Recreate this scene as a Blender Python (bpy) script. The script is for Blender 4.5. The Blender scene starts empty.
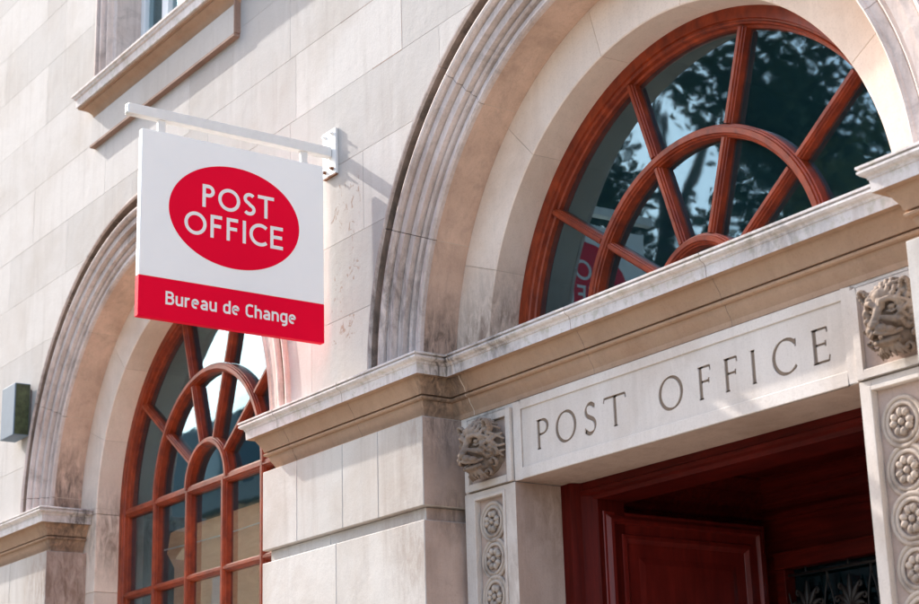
import bpy, bmesh, math, random
from mathutils import Matrix, Vector
random.seed(7)
R = math.radians
SC = bpy.context.scene
COL = SC.collection
H = 1.6                      # eye height: every z in this script is measured from the eye and lifted by H

# ------------------------------------------------------------------ camera
cd = bpy.data.cameras.new('camera'); cam = bpy.data.objects.new('camera', cd); COL.objects.link(cam)
cd.sensor_width = 36; cd.lens = 68.5; cd.clip_start = 0.05; cd.clip_end = 600
cd.dof.use_dof = True; cd.dof.focus_distance = 7.3; cd.dof.aperture_fstop = 4.5
yaw, pitch, roll = R(54.4917), R(16.6884), R(-1.71065)
d = Vector((-math.sin(yaw)*math.cos(pitch), math.cos(yaw)*math.cos(pitch), math.sin(pitch)))
r_ = d.cross(Vector((0, 0, 1))).normalized(); u_ = r_.cross(d)
r2 = r_*math.cos(roll)+u_*math.sin(roll); u2 = -r_*math.sin(roll)+u_*math.cos(roll)
cam.matrix_world = Matrix(((r2.x, u2.x, -d.x, 0), (r2.y, u2.y, -d.y, -4.0), (r2.z, u2.z, -d.z, H), (0, 0, 0, 1)))
SC.camera = cam

# ------------------------------------------------------------------ sky, sun, exposure
SUN = Vector((-1.0, -0.185, 0.71)).normalized()         # towards the sun
wd = bpy.data.worlds.new('World'); SC.world = wd; wd.use_nodes = True
wn = wd.node_tree; bg = wn.nodes['Background']; bg.inputs[1].default_value = 0.15
st = wn.nodes.new('ShaderNodeTexSky'); st.sky_type = 'NISHITA'; st.sun_disc = False
st.sun_elevation = math.asin(SUN.z); st.sun_rotation = math.atan2(SUN.x, SUN.y) % (2*math.pi)
st.dust_density = 2.6; st.air_density = 1.0; st.ozone_density = .4
wn.links.new(st.outputs[0], bg.inputs[0])
sl = bpy.data.lights.new('sun', 'SUN'); sl.energy = 2.5; sl.angle = R(0.5); sl.color = (1.0, 0.965, 0.92)
so = bpy.data.objects.new('sun', sl); COL.objects.link(so); so.rotation_euler = SUN.to_track_quat('Z', 'Y').to_euler()
vs = SC.view_settings; vs.view_transform = 'Standard'; vs.look = 'None'; vs.gamma = 1; vs.use_curve_mapping = False
vs.exposure = 1.86

# ------------------------------------------------------------------ materials
def nodes(name):
    m = bpy.data.materials.new(name); m.use_nodes = True
    n = m.node_tree; return m, n, n.nodes['Principled BSDF']
def N(n, t, **k):
    x = n.nodes.new('ShaderNode'+t)
    for a, b in k.items(): setattr(x, a, b)
    return x
def coords(n, scale=(1, 1, 1)):
    t = N(n, 'TexCoord'); m = N(n, 'Mapping'); n.links.new(t.outputs['Object'], m.inputs[0]); m.inputs['Scale'].default_value = scale
    return m.outputs[0]
def noise(n, vec, scale, detail=4, rough=.55, dist=0):
    x = N(n, 'TexNoise'); n.links.new(vec, x.inputs['Vector']); x.inputs['Scale'].default_value = scale
    x.inputs['Detail'].default_value = detail; x.inputs['Roughness'].default_value = rough; x.inputs['Distortion'].default_value = dist
    return x.outputs[0]
def ramp(n, fac, a, b, ca=0., cb=1.):
    x = N(n, 'MapRange'); n.links.new(fac, x.inputs[0])
    x.inputs[1].default_value = a; x.inputs[2].default_value = b; x.inputs[3].default_value = ca; x.inputs[4].default_value = cb
    return x.outputs[0]
def mixc(n, fac, a, b, mode='MIX'):
    x = N(n, 'Mix', data_type='RGBA', blend_type=mode)
    for i, v in ((0, fac), (6, a), (7, b)):
        if hasattr(v, 'links') or isinstance(v, bpy.types.NodeSocket): n.links.new(v, x.inputs[i])
        elif i == 0: x.inputs[0].default_value = v
        else: x.inputs[i].default_value = (*v, 1) if len(v) == 3 else v
    return x.outputs[2]
def mul(n, a, b, op='MULTIPLY'):
    x = N(n, 'Math', operation=op)
    for i, v in ((0, a), (1, b)):
        if isinstance(v, bpy.types.NodeSocket): n.links.new(v, x.inputs[i])
        else: x.inputs[i].default_value = v
    return x.outputs[0]

def stone(name, base, brown=(.40, .29, .21), stain=.35, streak=.35, grime=0., bump=.25, island=.10, pits=0.6, rough=.85, lichen=0., spots=(), pitzone=None):
    m, n, p = nodes(name)
    v = coords(n)
    c = mixc(n, 0., base, base)
    geo = N(n, 'NewGeometry')
    isl = ramp(n, geo.outputs['Random Per Island'], 0, 1, 1-island, 1+island*.6)
    c = mixc(n, 1., c, base)
    comb = N(n, 'CombineColor'); [n.links.new(isl, comb.inputs[i]) for i in range(3)]
    c = mixc(n, 1., c, comb.outputs[0], 'MULTIPLY')
    # warm / cool drift between blocks and inside them
    c = mixc(n, mul(n, ramp(n, noise(n, v, 1.7, 5, .6, .4), .45, .75), stain), c, brown)
    vs_ = coords(n, (9, 9, .7))
    c = mixc(n, mul(n, ramp(n, noise(n, vs_, 1.6, 6, .65, .3), .52, .78), streak), c, (brown[0]*.8, brown[1]*.84, brown[2]*.9))
    c = mixc(n, mul(n, ramp(n, noise(n, coords(n, (7, 7, 1.2)), 1.1, 4, .6, 1.), .55, .75), .25), c, (min(1, base[0]*1.25), min(1, base[1]*1.27), min(1, base[2]*1.28)))
    fine = noise(n, v, 140, 3, .7)
    c = mixc(n, mul(n, ramp(n, fine, .52, .75), .35), c, (base[0]*.55, base[1]*.5, base[2]*.45))
    if grime:
        g = mul(n, ramp(n, noise(n, v, 5.5, 8, .7, .8), .50, .66), grime)
        g2 = mul(n, ramp(n, noise(n, coords(n, (30, 30, 3)), 1.2, 5, .7, .2), .50, .72), grime*.8)
        c = mixc(n, g, c, (.075, .062, .052)); c = mixc(n, g2, c, (.11, .085, .07))
    if lichen:
        c = mixc(n, mul(n, ramp(n, noise(n, v, 24, 6, .7), .52, .64), lichen), c, (.27, .26, .12))
    for (sx_, sy_, sz_, rad, amt, colr) in spots:      # soot and damp stains that belong to the stone
        vd = N(n, 'VectorMath', operation='DISTANCE'); n.links.new(v, vd.inputs[0]); vd.inputs[1].default_value = (sx_, sy_, sz_+H)
        k_ = mul(n, ramp(n, vd.outputs['Value'], rad, rad*.25), ramp(n, noise(n, coords(n, (3, 3, 1)), 9, 7, .7, .6), .36, .62))
        c = mixc(n, mul(n, k_, amt), c, colr)
    if pitzone:                                        # old fixing holes and chipped render
        x0, x1, z0, z1 = pitzone; sp = N(n, 'SeparateXYZ'); n.links.new(v, sp.inputs[0])
        zx = mul(n, mul(n, sp.outputs[0], x0, 'GREATER_THAN'), mul(n, sp.outputs[0], x1, 'LESS_THAN'))
        zz = mul(n, mul(n, sp.outputs[2], z0+H, 'GREATER_THAN'), mul(n, sp.outputs[2], z1+H, 'LESS_THAN'))
        pn = ramp(n, noise(n, coords(n, (1, 1, .75)), 17, 8, .68, 1.6), .575, .63)
        c = mixc(n, mul(n, mul(n, zx, zz), mul(n, pn, .75)), c, (.27, .17, .12))
    n.links.new(c, p.inputs['Base Color']); p.inputs['Roughness'].default_value = rough
    p.inputs['Specular IOR Level'].default_value = .08
    vo = N(n, 'TexVoronoi'); n.links.new(v, vo.inputs['Vector']); vo.inputs['Scale'].default_value = 95
    pit = ramp(n, vo.outputs[0], .05, .22); sel = ramp(n, noise(n, v, 11, 3, .6), .52, .62)
    h = mul(n, mul(n, noise(n, v, 9, 6, .6), 1.), mul(n, noise(n, v, 60, 5, .7), .35), 'ADD')
    pm = mul(n, mul(n, 1., pit, 'SUBTRACT'), mul(n, sel, pits*.35)); h = mul(n, h, pm, 'SUBTRACT')
    b = N(n, 'Bump'); b.inputs['Strength'].default_value = bump; b.inputs['Distance'].default_value = .012
    n.links.new(h, b.inputs['Height']); n.links.new(b.outputs[0], p.inputs['Normal'])
    return m
def simple(name, col, rough=.5, metal=0., coat=0., bump=0., spec=.5, var=.0, scale=8):
    m, n, p = nodes(name)
    p.inputs['Roughness'].default_value = rough; p.inputs['Metallic'].default_value = metal; p.inputs['Coat Weight'].default_value = coat
    p.inputs['Specular IOR Level'].default_value = spec
    v = coords(n)
    c = mixc(n, ramp(n, noise(n, v, scale, 5, .6), .35, .7), col, tuple(x*(1-var) for x in col))
    n.links.new(c, p.inputs['Base Color'])
    if bump:
        b = N(n, 'Bump'); b.inputs['Strength'].default_value = bump; b.inputs['Distance'].default_value = .004
        n.links.new(noise(n, v, scale*4, 5, .6), b.inputs['Height']); n.links.new(b.outputs[0], p.inputs['Normal'])
    return m
def wood(name, a, b_, scale=(26, 26, 1.6), rough=.38, spec=.35):
    m, n, p = nodes(name)
    g = noise(n, coords(n, scale), 2.2, 5, .6, .2)
    c = mixc(n, ramp(n, g, .30, .75), a, b_)
    c = mixc(n, mul(n, ramp(n, noise(n, coords(n), 3.5, 5, .65, .6), .42, .66), .6), c, b_)
    wear = ramp(n, noise(n, coords(n), 30, 7, .75), .62, .74)
    c = mixc(n, mul(n, wear, .30), c, (min(1, a[0]*1.3), a[1]*2.2, a[2]*3.2))
    n.links.new(c, p.inputs['Base Color']); p.inputs['Roughness'].default_value = rough
    p.inputs['Specular IOR Level'].default_value = spec
    b = N(n, 'Bump'); b.inputs['Strength'].default_value = .25; b.inputs['Distance'].default_value = .002
    n.links.new(noise(n, coords(n), 45, 6, .65), b.inputs['Height']); n.links.new(b.outputs[0], p.inputs['Normal'])
    return m
def glassm(name, refl=.06, tint=(.90, .89, .86), wav=.045):
    m = bpy.data.materials.new(name); m.use_nodes = True; n = m.node_tree; n.nodes.remove(n.nodes['Principled BSDF'])
    out = n.nodes['Material Output']; g = N(n, 'BsdfGlossy'); t = N(n, 'BsdfTransparent'); mx = N(n, 'MixShader')
    g.inputs['Roughness'].default_value = .02; g.inputs['Color'].default_value = (.52, .78, .90, 1); t.inputs['Color'].default_value = (*tint, 1)
    fr = N(n, 'Fresnel'); n.links.new(ramp(n, N(n, 'NewGeometry').outputs['Backfacing'], 0, 1, 1.5, 1/1.5), fr.inputs[0])
    n.links.new(mul(n, mul(n, fr.outputs[0], 1.1), refl, 'ADD'), mx.inputs[0])
    b = N(n, 'Bump'); b.inputs['Strength'].default_value = wav; b.inputs['Distance'].default_value = .01
    n.links.new(noise(n, coords(n, (1, 1, 1)), 3.2, 2, .5, .6), b.inputs['Height']); n.links.new(b.outputs[0], g.inputs['Normal'])
    df = N(n, 'BsdfDiffuse'); df.inputs[0].default_value = (.10, .42, .52, 1); m2 = N(n, 'MixShader'); m2.inputs[0].default_value = .022
    n.links.new(t.outputs[0], m2.inputs[1]); n.links.new(df.outputs[0], m2.inputs[2]); n.links.new(m2.outputs[0], mx.inputs[1]); n.links.new(g.outputs[0], mx.inputs[2]); n.links.new(mx.outputs[0], out.inputs[0])
    return m
M = {}
SOOT = (.06, .048, .042); BRN = (.17, .105, .075)
M['wall'] = stone('pale_limestone', (.470, .440, .415), (.34, .28, .23), stain=.5, streak=.32, island=.15, bump=.24, pitzone=(-6.62, -6.36, 2.12, 2.88))
M['mortar'] = stone('mortar', (.58, .53, .49), stain=.5, island=0, bump=.1)
M['pale_mortar'] = stone('pale_mortar', (.56, .45, .36), stain=.3, island=0, bump=.1)
M['pier'] = stone('pier_limestone', (.525, .49, .455), (.34, .255, .195), stain=.6, streak=.38, island=.10, bump=.25, spots=[(-9.92, .16, 1.45, .42, .75, BRN), (-5.90, .12, 1.1, .4, .45, BRN), (-5.9, .1, 1.62, .25, .5, BRN)])
M['mould'] = stone('archivolt_limestone', (.66, .56, .51), (.30, .195, .145), stain=.6, streak=.35, grime=.32, island=.10, bump=.3, spots=[(-6.27, 0, 2.25, .45, .7, SOOT), (-6.1, -.02, 2.9, .3, .6, SOOT), (-5.9, 0, 3.2, .25, .6, SOOT), (-10.2, 0, 2.7, .4, .5, SOOT)])
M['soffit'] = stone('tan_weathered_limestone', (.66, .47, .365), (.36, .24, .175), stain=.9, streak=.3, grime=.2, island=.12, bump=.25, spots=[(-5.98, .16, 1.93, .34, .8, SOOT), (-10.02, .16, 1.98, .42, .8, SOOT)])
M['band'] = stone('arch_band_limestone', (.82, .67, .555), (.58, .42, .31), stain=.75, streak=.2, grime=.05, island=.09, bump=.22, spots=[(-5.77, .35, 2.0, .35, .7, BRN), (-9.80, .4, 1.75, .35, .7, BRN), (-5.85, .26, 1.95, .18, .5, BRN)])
M['cornice'] = stone('cornice_limestone_bounce_tan', (.43, .285, .195), (.31, .17, .10), stain=.6, streak=.30, grime=.12, island=.08, bump=.3, lichen=.05, spots=[(-5.84, .06, 1.83, .17, .95, SOOT), (-9.84, .16, 1.83, .2, .8, SOOT), (-5.88, .1, 1.70, .16, .8, SOOT), (-9.9, .1, 1.70, .22, .8, SOOT)])  # tan is part stain, part warm bounce light put into the colour
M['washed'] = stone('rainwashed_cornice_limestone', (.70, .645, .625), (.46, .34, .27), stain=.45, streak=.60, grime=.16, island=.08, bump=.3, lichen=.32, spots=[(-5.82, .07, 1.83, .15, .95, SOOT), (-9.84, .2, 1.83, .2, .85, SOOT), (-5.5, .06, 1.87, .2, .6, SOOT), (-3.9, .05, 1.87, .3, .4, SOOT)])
M['frieze'] = stone('frieze_limestone', (.645, .575, .52), (.45, .345, .265), stain=.65, streak=.25, grime=.06, island=.05, bump=.22, spots=[(-5.7, .18, 1.62, .14, .6, SOOT), (-5.5, .3, .9, .5, .4, BRN)])
M['lion'] = stone('carved_limestone', (.31, .24, .19), (.12, .075, .052), stain=.9, streak=.5, grime=.55, island=0, bump=.4)
M['dirty'] = stone('grimy_limestone', (.33, .27, .22), (.18, .13, .10), stain=.8, streak=.4, grime=.4, island=0, bump=.3)
M['brown_stone'] = stone('brown_limestone', (.30, .20, .155), (.17, .10, .075), stain=.7, streak=.2, grime=.2, island=0, bump=.3)  # brown stone for the strip along the apron's edges
M['wood'] = wood('varnished_hardwood', (.40, .058, .014), (.12, .013, .004), (9, 9, 5))
M['wood_h'] = wood('varnished_hardwood_crossgrain', (.40, .060, .015), (.12, .013, .004), (5, 9, 9))
M['darkwood'] = wood('dark_red_mahogany', (.10, .007, .004), (.035, .0025, .0015), rough=.5, spec=.10)
M['darkwood_h'] = wood('dark_red_mahogany_crossgrain', (.11, .008, .0045), (.04, .003, .002), (2, 24, 24), rough=.5, spec=.10)
M['leafwood'] = wood('polished_mahogany_leaf', (.20, .017, .012), (.09, .007, .005), (14, 14, 2), rough=.34, spec=.35)
M['glass'] = glassm('old_window_glass')
M['glass2'] = glassm('dark_interior_glass', .05, (.25, .2, .2))
M['white'] = simple('white_sign_enamel', (.88, .88, .87), .4, bump=.02, var=.03, scale=3)
M['red'] = simple('red_sign_vinyl', (.80, .0, .030), .55, var=.04, scale=3, spec=.08)
M['letter'] = simple('white_lettering', (.80, .79, .78), .4)
M['steelw'] = simple('white_painted_steel', (.76, .75, .73), .45, bump=.1, var=.08, scale=20)
M['rust'] = simple('rusty_bolt', (.28, .12, .06), .8, bump=.5, var=.5, scale=60)
M['holes'] = simple('dark_green_end_cap', (.05, .08, .06), .6)
M['inset'] = stone('engraved_letter_shade_dirt', (.24, .175, .13), (.14, .1, .075), stain=.6, grime=.2, island=0)  # letter floors: dirt, with the engraving's shade put into the colour
M['upvc'] = simple('white_sash_paint', (.75, .76, .76), .4, var=.05)
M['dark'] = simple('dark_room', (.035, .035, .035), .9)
M['curtain'] = simple('pale_room_wall', (.22, .21, .19), .9, var=.2)
M['iron'] = simple('black_wrought_iron', (.020, .014, .012), .5, metal=0, bump=.2, var=.3, scale=30)
M['steel'] = simple('steel_sky_reflection_blue', (.16, .21, .26), .6, metal=0, bump=.05, var=.15, spec=.12)  # blue-grey is the sky's reflection put into the casing colour
M['green_reflection'] = simple('steel_green_reflection', (.06, .085, .035), .4, metal=.1, bump=.3, var=.75, scale=26)  # green tree reflection on the box side, put into the colour

M['shade_tone'] = stone('shade_toned_sooty_limestone', (.50, .375, .315), (.27, .18, .135), stain=.7, streak=.35, grime=.10, island=.08, bump=.3, spots=[(-9.92, .16, 1.45, .42, .8, BRN), (-5.90, .12, 1.62, .22, .7, SOOT), (-5.90, .15, 1.24, .14, .6, SOOT), (-5.5, .40, 1.2, .3, .5, BRN)])  # sooty stone; warm shade of side faces and recesses put into its colour
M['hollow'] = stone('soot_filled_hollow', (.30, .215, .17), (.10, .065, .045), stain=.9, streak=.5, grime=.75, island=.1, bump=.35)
# ------------------------------------------------------------------ mesh helpers
def obj(name, bm, mat, parent=None, smooth=False, sharp=22, lift=True, bevel=0, seg=1):
    if lift: bmesh.ops.translate(bm, verts=bm.verts, vec=(0, 0, H))
    bmesh.ops.recalc_face_normals(bm, faces=bm.faces)
    me = bpy.data.meshes.new(name); bm.to_mesh(me); bm.free()
    o = bpy.data.objects.new(name, me); COL.objects.link(o)
    for mm in (mat if isinstance(mat, (list, tuple)) else [mat]): me.materials.append(mm)
    if smooth:
        for f in me.polygons: f.use_smooth = True
        if smooth != 'all': me.set_sharp_from_angle(angle=R(sharp))
    if bevel:
        b = o.modifiers.new('b', 'BEVEL'); b.width = bevel; b.segments = seg; b.limit_method = 'ANGLE'; b.angle_limit = R(40)
    if parent is not None:
        o.parent = parent; o.location = -parent.matrix_basis.translation if parent.parent is None else (0, 0, 0)
    return o
def empty(name, loc, label=None, cat=None, group=None):
    o = bpy.data.objects.new(name, None); COL.objects.link(o); o.location = loc; o.matrix_basis = Matrix.Translation(loc)
    if label: o['label'] = label; o['category'] = cat
    if group: o['group'] = group
    return o
def tag(o, label=None, cat=None, group=None, kind=None):
    if label: o['label'] = label; o['category'] = cat
    if group: o['group'] = group
    if kind: o['kind'] = kind
    return o
def box(bm, x0, x1, y0, y1, z0, z1, mi=0):
    vs = [bm.verts.new((x, y, z)) for x in (x0, x1) for y in (y0, y1) for z in (z0, z1)]
    for q in ((0, 1, 3, 2), (4, 6, 7, 5), (0, 4, 5, 1), (2, 3, 7, 6), (0, 2, 6, 4), (1, 5, 7, 3)):
        f = bm.faces.new([vs[i] for i in q]); f.material_index = mi
    return vs
def prism(bm, pts, axis, a, b, mi=0):
    """closed polygon pts (2D) extruded along an axis ('x','y','z') from a to b"""
    def P(p, t): return {'x': (t, p[0], p[1]), 'y': (p[0], t, p[1]), 'z': (p[0], p[1], t)}[axis]
    A = [bm.verts.new(P(p, a)) for p in pts]; B = [bm.verts.new(P(p, b)) for p in pts]
    bm.faces.new(A).material_index = mi; bm.faces.new(B[::-1]).material_index = mi
    for i in range(len(pts)):
        j = (i+1) % len(pts); bm.faces.new((A[j], A[i], B[i], B[j])).material_index = mi
def arc_sweep(bm, prof, xc, zc, a0, a1, n, mi=0, cap=True, mf=None):
    """closed profile [(R, y)] swept about (xc, zc) from angle a0 to a1 (degrees, 0 = right)"""
    rings = []
    for i in range(n+1):
        a = R(a0+(a1-a0)*i/n); rings.append([bm.verts.new((xc+r*math.cos(a), y, zc+r*math.sin(a))) for r, y in prof])
    m = len(prof)
    for i in range(n):
        for j in range(m):
            k = (j+1) % m; bm.faces.new((rings[i][j], rings[i][k], rings[i+1][k], rings[i+1][j])).material_index = mf(j) if mf else mi
    if cap: bm.faces.new(rings[0]).material_index = mi; bm.faces.new(rings[-1][::-1]).material_index = mi
def path_sweep(bm, prof, path, mi=lambda j: 0):
    """profile [(e, z)], e outwards (to the right hand of travel), along plan path [(x, y)] with mitres"""
    n = len(path); rings = []
    for i in range(n):
        ds = []
        if i > 0: ds.append(Vector((path[i][0]-path[i-1][0], path[i][1]-path[i-1][1])).normalized())
        if i < n-1: ds.append(Vector((path[i+1][0]-path[i][0], path[i+1][1]-path[i][1])).normalized())
        nn = [Vector((q.y, -q.x)) for q in ds]
        mm = nn[0] if len(nn) == 1 else (nn[0]+nn[1])/(1+nn[0].dot(nn[1]))
        rings.append([bm.verts.new((path[i][0]+mm.x*e, path[i][1]+mm.y*e, z)) for e, z in prof])
    m = len(prof)
    for i in range(n-1):
        for j in range(m):
            k = (j+1) % m; bm.faces.new((rings[i][j], rings[i+1][j], rings[i+1][k], rings[i][k])).material_index = mi(j)
    bm.faces.new(rings[0][::-1]); bm.faces.new(rings[-1])
def tube(bm, pts, r, seg=8, cap=True, rads=None):
    pts = [Vector(p) for p in pts]; prev = None; up = None
    rings = []
    for i, p in enumerate(pts):
        t = (pts[min(i+1, len(pts)-1)]-pts[max(i-1, 0)]).normalized()
        if up is None: up = t.orthogonal().normalized()
        up = (up-t*up.dot(t)).normalized(); s = t.cross(up); rr = rads[i] if rads else r
        rings.append([bm.verts.new(p+(up*math.cos(2*math.pi*k/seg)+s*math.sin(2*math.pi*k/seg))*rr) for k in range(seg)])
    for i in range(len(rings)-1):
        for k in range(seg):
            j = (k+1) % seg; bm.faces.new((rings[i][k], rings[i][j], rings[i+1][j], rings[i+1][k]))
    if cap: bm.faces.new(rings[0][::-1]); bm.faces.new(rings[-1])
def cyl(bm, c, axis, r, h, seg=16):
    a = Vector(axis).normalized(); tube(bm, [Vector(c)-a*h/2, Vector(c)+a*h/2], r, seg)
def ell(bm, c, rad, sub=2, rot=None):
    mt = Matrix.Translation(c) @ (rot.to_4x4() if rot else Matrix.Identity(4)) @ Matrix.Diagonal((*rad, 1))
    bmesh.ops.create_icosphere(bm, subdivisions=sub, radius=1, matrix=mt)
def bake(o, *cutters):
    bpy.context.view_layer.update(); dg = bpy.context.evaluated_depsgraph_get()
    me = bpy.data.meshes.new_from_object(o.evaluated_get(dg), preserve_all_data_layers=True, depsgraph=dg)
    o.modifiers.clear(); o.data = me
    for c in cutters: bpy.data.objects.remove(c)
def boolean(o, cut, self_=False):
    b = o.modifiers.new('cut', 'BOOLEAN'); b.operation = 'DIFFERENCE'; b.solver = 'EXACT'; b.object = cut; b.use_self = self_

# ------------------------------------------------------------------ lettering
def arc(cx, cy, rx, ry, a0, a1, n=22):
    return [(cx+rx*math.cos(R(a0+(a1-a0)*i/n)), cy+ry*math.sin(R(a0+(a1-a0)*i/n))) for i in range(n+1)]
def ribbon(bm, pts, w, put, closed=False, depth=(0, 1)):
    """flat stroke of width w (number or function of direction) as a closed slab; put(u, v, t) -> 3D point"""
    q_ = [pts[0]]
    for p_ in pts[1:]:
        if math.hypot(p_[0]-q_[-1][0], p_[1]-q_[-1][1]) > 3e-4: q_.append(p_)
    pts = q_; n = len(pts); L = []; Rr = []
    for i in range(n):
        if closed: a = Vector(pts[(i-1) % n]); b = Vector(pts[(i+1) % n])
        else: a = Vector(pts[max(i-1, 0)]); b = Vector(pts[min(i+1, n-1)])
        t = (b-a).normalized(); p = Vector(pts[i]); nn = Vector((-t.y, t.x)); sc = 1.
        if 0 < i < n-1 or closed:
            t1 = (p-a).normalized(); c_ = max(.35, t1.dot(t)); sc = 1/c_ if c_ < .98 else 1.
        ww = (w(t) if callable(w) else w)/2*sc
        L.append(p+nn*ww); Rr.append(p-nn*ww)
    A = [[bm.verts.new(put(q.x, q.y, d_)) for q in L] for d_ in depth]; B = [[bm.verts.new(put(q.x, q.y, d_)) for q in Rr] for d_ in depth]
    rng = range(n) if closed else range(n-1)
    for i in rng:
        j = (i+1) % n
        bm.faces.new((A[0][i], A[0][j], B[0][j], B[0][i])); bm.faces.new((A[1][i], B[1][i], B[1][j], A[1][j]))
        bm.faces.new((A[0][i], A[1][i], A[1][j], A[0][j])); bm.faces.new((B[0][i], B[0][j], B[1][j], B[1][i]))
    if not closed:
        for i in (0, n-1): bm.faces.new((A[0][i], B[0][i], B[1][i], A[1][i]))
T = .15; h = T/2
GILL = {  # width, strokes (cap height 1)
 'P': (.54, [[(h, 0), (h, 1)], [(h, 1-h), (.27, 1-h)]+arc(.27, .725, .20, .20, 90, -90, 16)+[(h, .525)]]),
 'O': (1.0, [('c', arc(.5, .5, .5-h, .5-h, 0, 360*35/36, 35))]),
 'S': (.60, [arc(.30, .735, .215, .19, 38, 250, 18)+arc(.285, .265, .225, .19, 70, -145, 18)]),
 'T': (.72, [[(0, 1-h), (.72, 1-h)], [(.36, 1-h), (.36, 0)]]),
 'F': (.50, [[(h, 0), (h, 1)], [(h, 1-h), (.50, 1-h)], [(h, .53), (.46, .53)]]),
 'I': (.15, [[(h, 0), (h, 1)]]),
 'C': (.78, [arc(.5, .5, .5-h, .5-h, 48, 312, 30)]),
 'E': (.52, [[(h, 0), (h, 1)], [(h, 1-h), (.52, 1-h)], [(h, .52), (.49, .52)], [(h, h), (.52, h)]]),
}
t2 = .165; g2 = t2/2; X = .74
DIN = {
 'B': (.62, [[(g2, 0), (g2, 1)], [(g2, 1-g2), (.34, 1-g2)]+arc(.34, .73, .18, .188, 90, -90, 10)+[(g2, .54)], [(.34, .54)]+arc(.36, .31, .20, .228, 90, -90, 12)+[(g2, g2)]]),
 'u': (.56, [[(g2, X), (g2, .26)]+arc(.26, .26, .18, .18, 180, 285, 10)+[(.56-g2, .16)], [(.56-g2, X), (.56-g2, 0)]]),
 'r': (.40, [[(g2, 0), (g2, X)], [(g2, .5)]+arc(.30, .46, .2, .2, 150, 75, 6)]),
 'e': (.56, [[(g2, .40), (.47, .40)]+arc(.275, .44, .195, .22, 0, 180, 14)+arc(.28, .28, .20, .20, 180, 300, 10)]),
 'a': (.54, [[(.08, .60)]+arc(.25, .46, .205, .20, 115, 0, 10)+[(.455, 0)], arc(.26, .22, .185, .145, 80, 300, 16)+[(.455, .12)], [(.26, .375), (.455, .375)]]),
 'd': (.57, [[(.57-g2, 0), (.57-g2, 1)], [(.57-g2, .62)]+arc(.28, .48, .2, .185, 70, 180, 10)+arc(.28, .25, .2, .175, 180, 300, 10)+[(.57-g2, .13)]]),
 'C': (.58, [[(.56, .88)]+arc(.33, .68, .25, .245, 70, 180, 10)+arc(.33, .32, .25, .245, 180, 290, 10)+[(.56, .12)]]),
 'h': (.56, [[(g2, 0), (g2, 1)], [(g2, .60)]+arc(.29, .46, .188, .20, 115, 0, 10)+[(.478, 0)]]),
 'n': (.56, [[(g2, 0), (g2, X)], [(g2, .60)]+arc(.29, .46, .188, .20, 115, 0, 10)+[(.478, 0)]]),
 'g': (.57, [[(.57-g2, X), (.57-g2, -.02)]+arc(.29, -.02, .198, .17, 0, -130, 10), [(.57-g2, .62)]+arc(.28, .48, .2, .185, 70, 180, 10)+arc(.28, .25, .2, .175, 180, 300, 10)+[(.57-g2, .13)]]),
}
def glyph(bm, G, ch, w, sx, sy, u0, v0, put, d0, d1):
    k = 0
    for s in G[ch][1]:
        closed = isinstance(s, tuple) and s[0] == 'c'; pts = s[1] if closed else s
        P = [(u0+x*sx, v0+y*sy) for x, y in pts]
        ribbon(bm, P, w*sy, put, closed, (d0, d1+k*.00012)); k += 1
SER = {}
def serif_letter(ch, x0, x1, z0, z1, bm, put, depth):
    hh = z1-z0; W = x1-x0; th = hh*.15; tn = hh*.062; k = 0
    def wv(t): return tn+(th-tn)*min(1, abs(t.y*.95-t.x*.22))
    def S(pts, w, closed=False):
        ribbon(bm, [(x0+a*W, z0+b*hh) for a, b in pts], w, put, closed, depth)
    def stem(a, foot=True, head=True, sw=.16):
        S([(a, 0), (a, 1)], th)
        q = sw*hh/W
        if foot: S([(a-q*.62, .018), (a+q*.62, .018)], tn*.9)
        if head: S([(a-q*.62, .982), (a+q*.62, .982)], tn*.9)
    if ch == 'P': stem(.22); S([(.22, .975), (.5, .975)]+arc(.5, .735, .42, .24, 90, -90, 14)+[(.22, .495)], wv)
    if ch == 'O': S(arc(.5, .5, .46, .5, 0, 360*31/32, 31), wv, True)
    if ch == 'C': S(arc(.58, .5, .52, .5, 40, 320, 26), wv); S([(.985, .72), (.985, .95)], tn)
    if ch == 'S':
        def ws(t): return tn+(th-tn)*min(1, abs(t.x*.75-t.y*.75))
        S(arc(.5, .765, .36, .22, 25, 235, 14)+arc(.46, .255, .42, .25, 58, -155, 14), ws)
        S([(.84, .80), (.86, .97)], tn); S([(.07, .22), (.05, .03)], tn)
    if ch == 'T': stem(.5, head=False); S([(.02, .975), (.98, .975)], tn*1.3); S([(.03, .99), (.0, .83)], tn); S([(.97, .99), (1., .83)], tn)
    if ch == 'F': stem(.26); S([(.26, .975), (.98, .975)], tn*1.2); S([(.26, .53), (.86, .53)], tn*1.2); S([(.97, .99), (.99, .83)], tn); S([(.85, .45), (.87, .62)], tn)
    if ch == 'E': stem(.24); S([(.24, .975), (.92, .975)], tn*1.2); S([(.24, .53), (.82, .53)], tn*1.2); S([(.24, .025), (.95, .025)], tn*1.2); S([(.91, .99), (.93, .84)], tn); S([(.81, .45), (.83, .62)], tn); S([(.94, .01), (1., .18)], tn)
    if ch == 'I': stem(.5, sw=.14)

# ================================================================== the building
B = empty('post_office_building', (-6.5, 0.0, 0.0), 'pale limestone post office facade with round arches, carved lion heads and an engraved name', 'building')
XD, XW, ZS = -4.63, -8.665, 1.87          # arch centres (door, left window), springing height
CT = 1.895                                # top edge of the cornice

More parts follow.
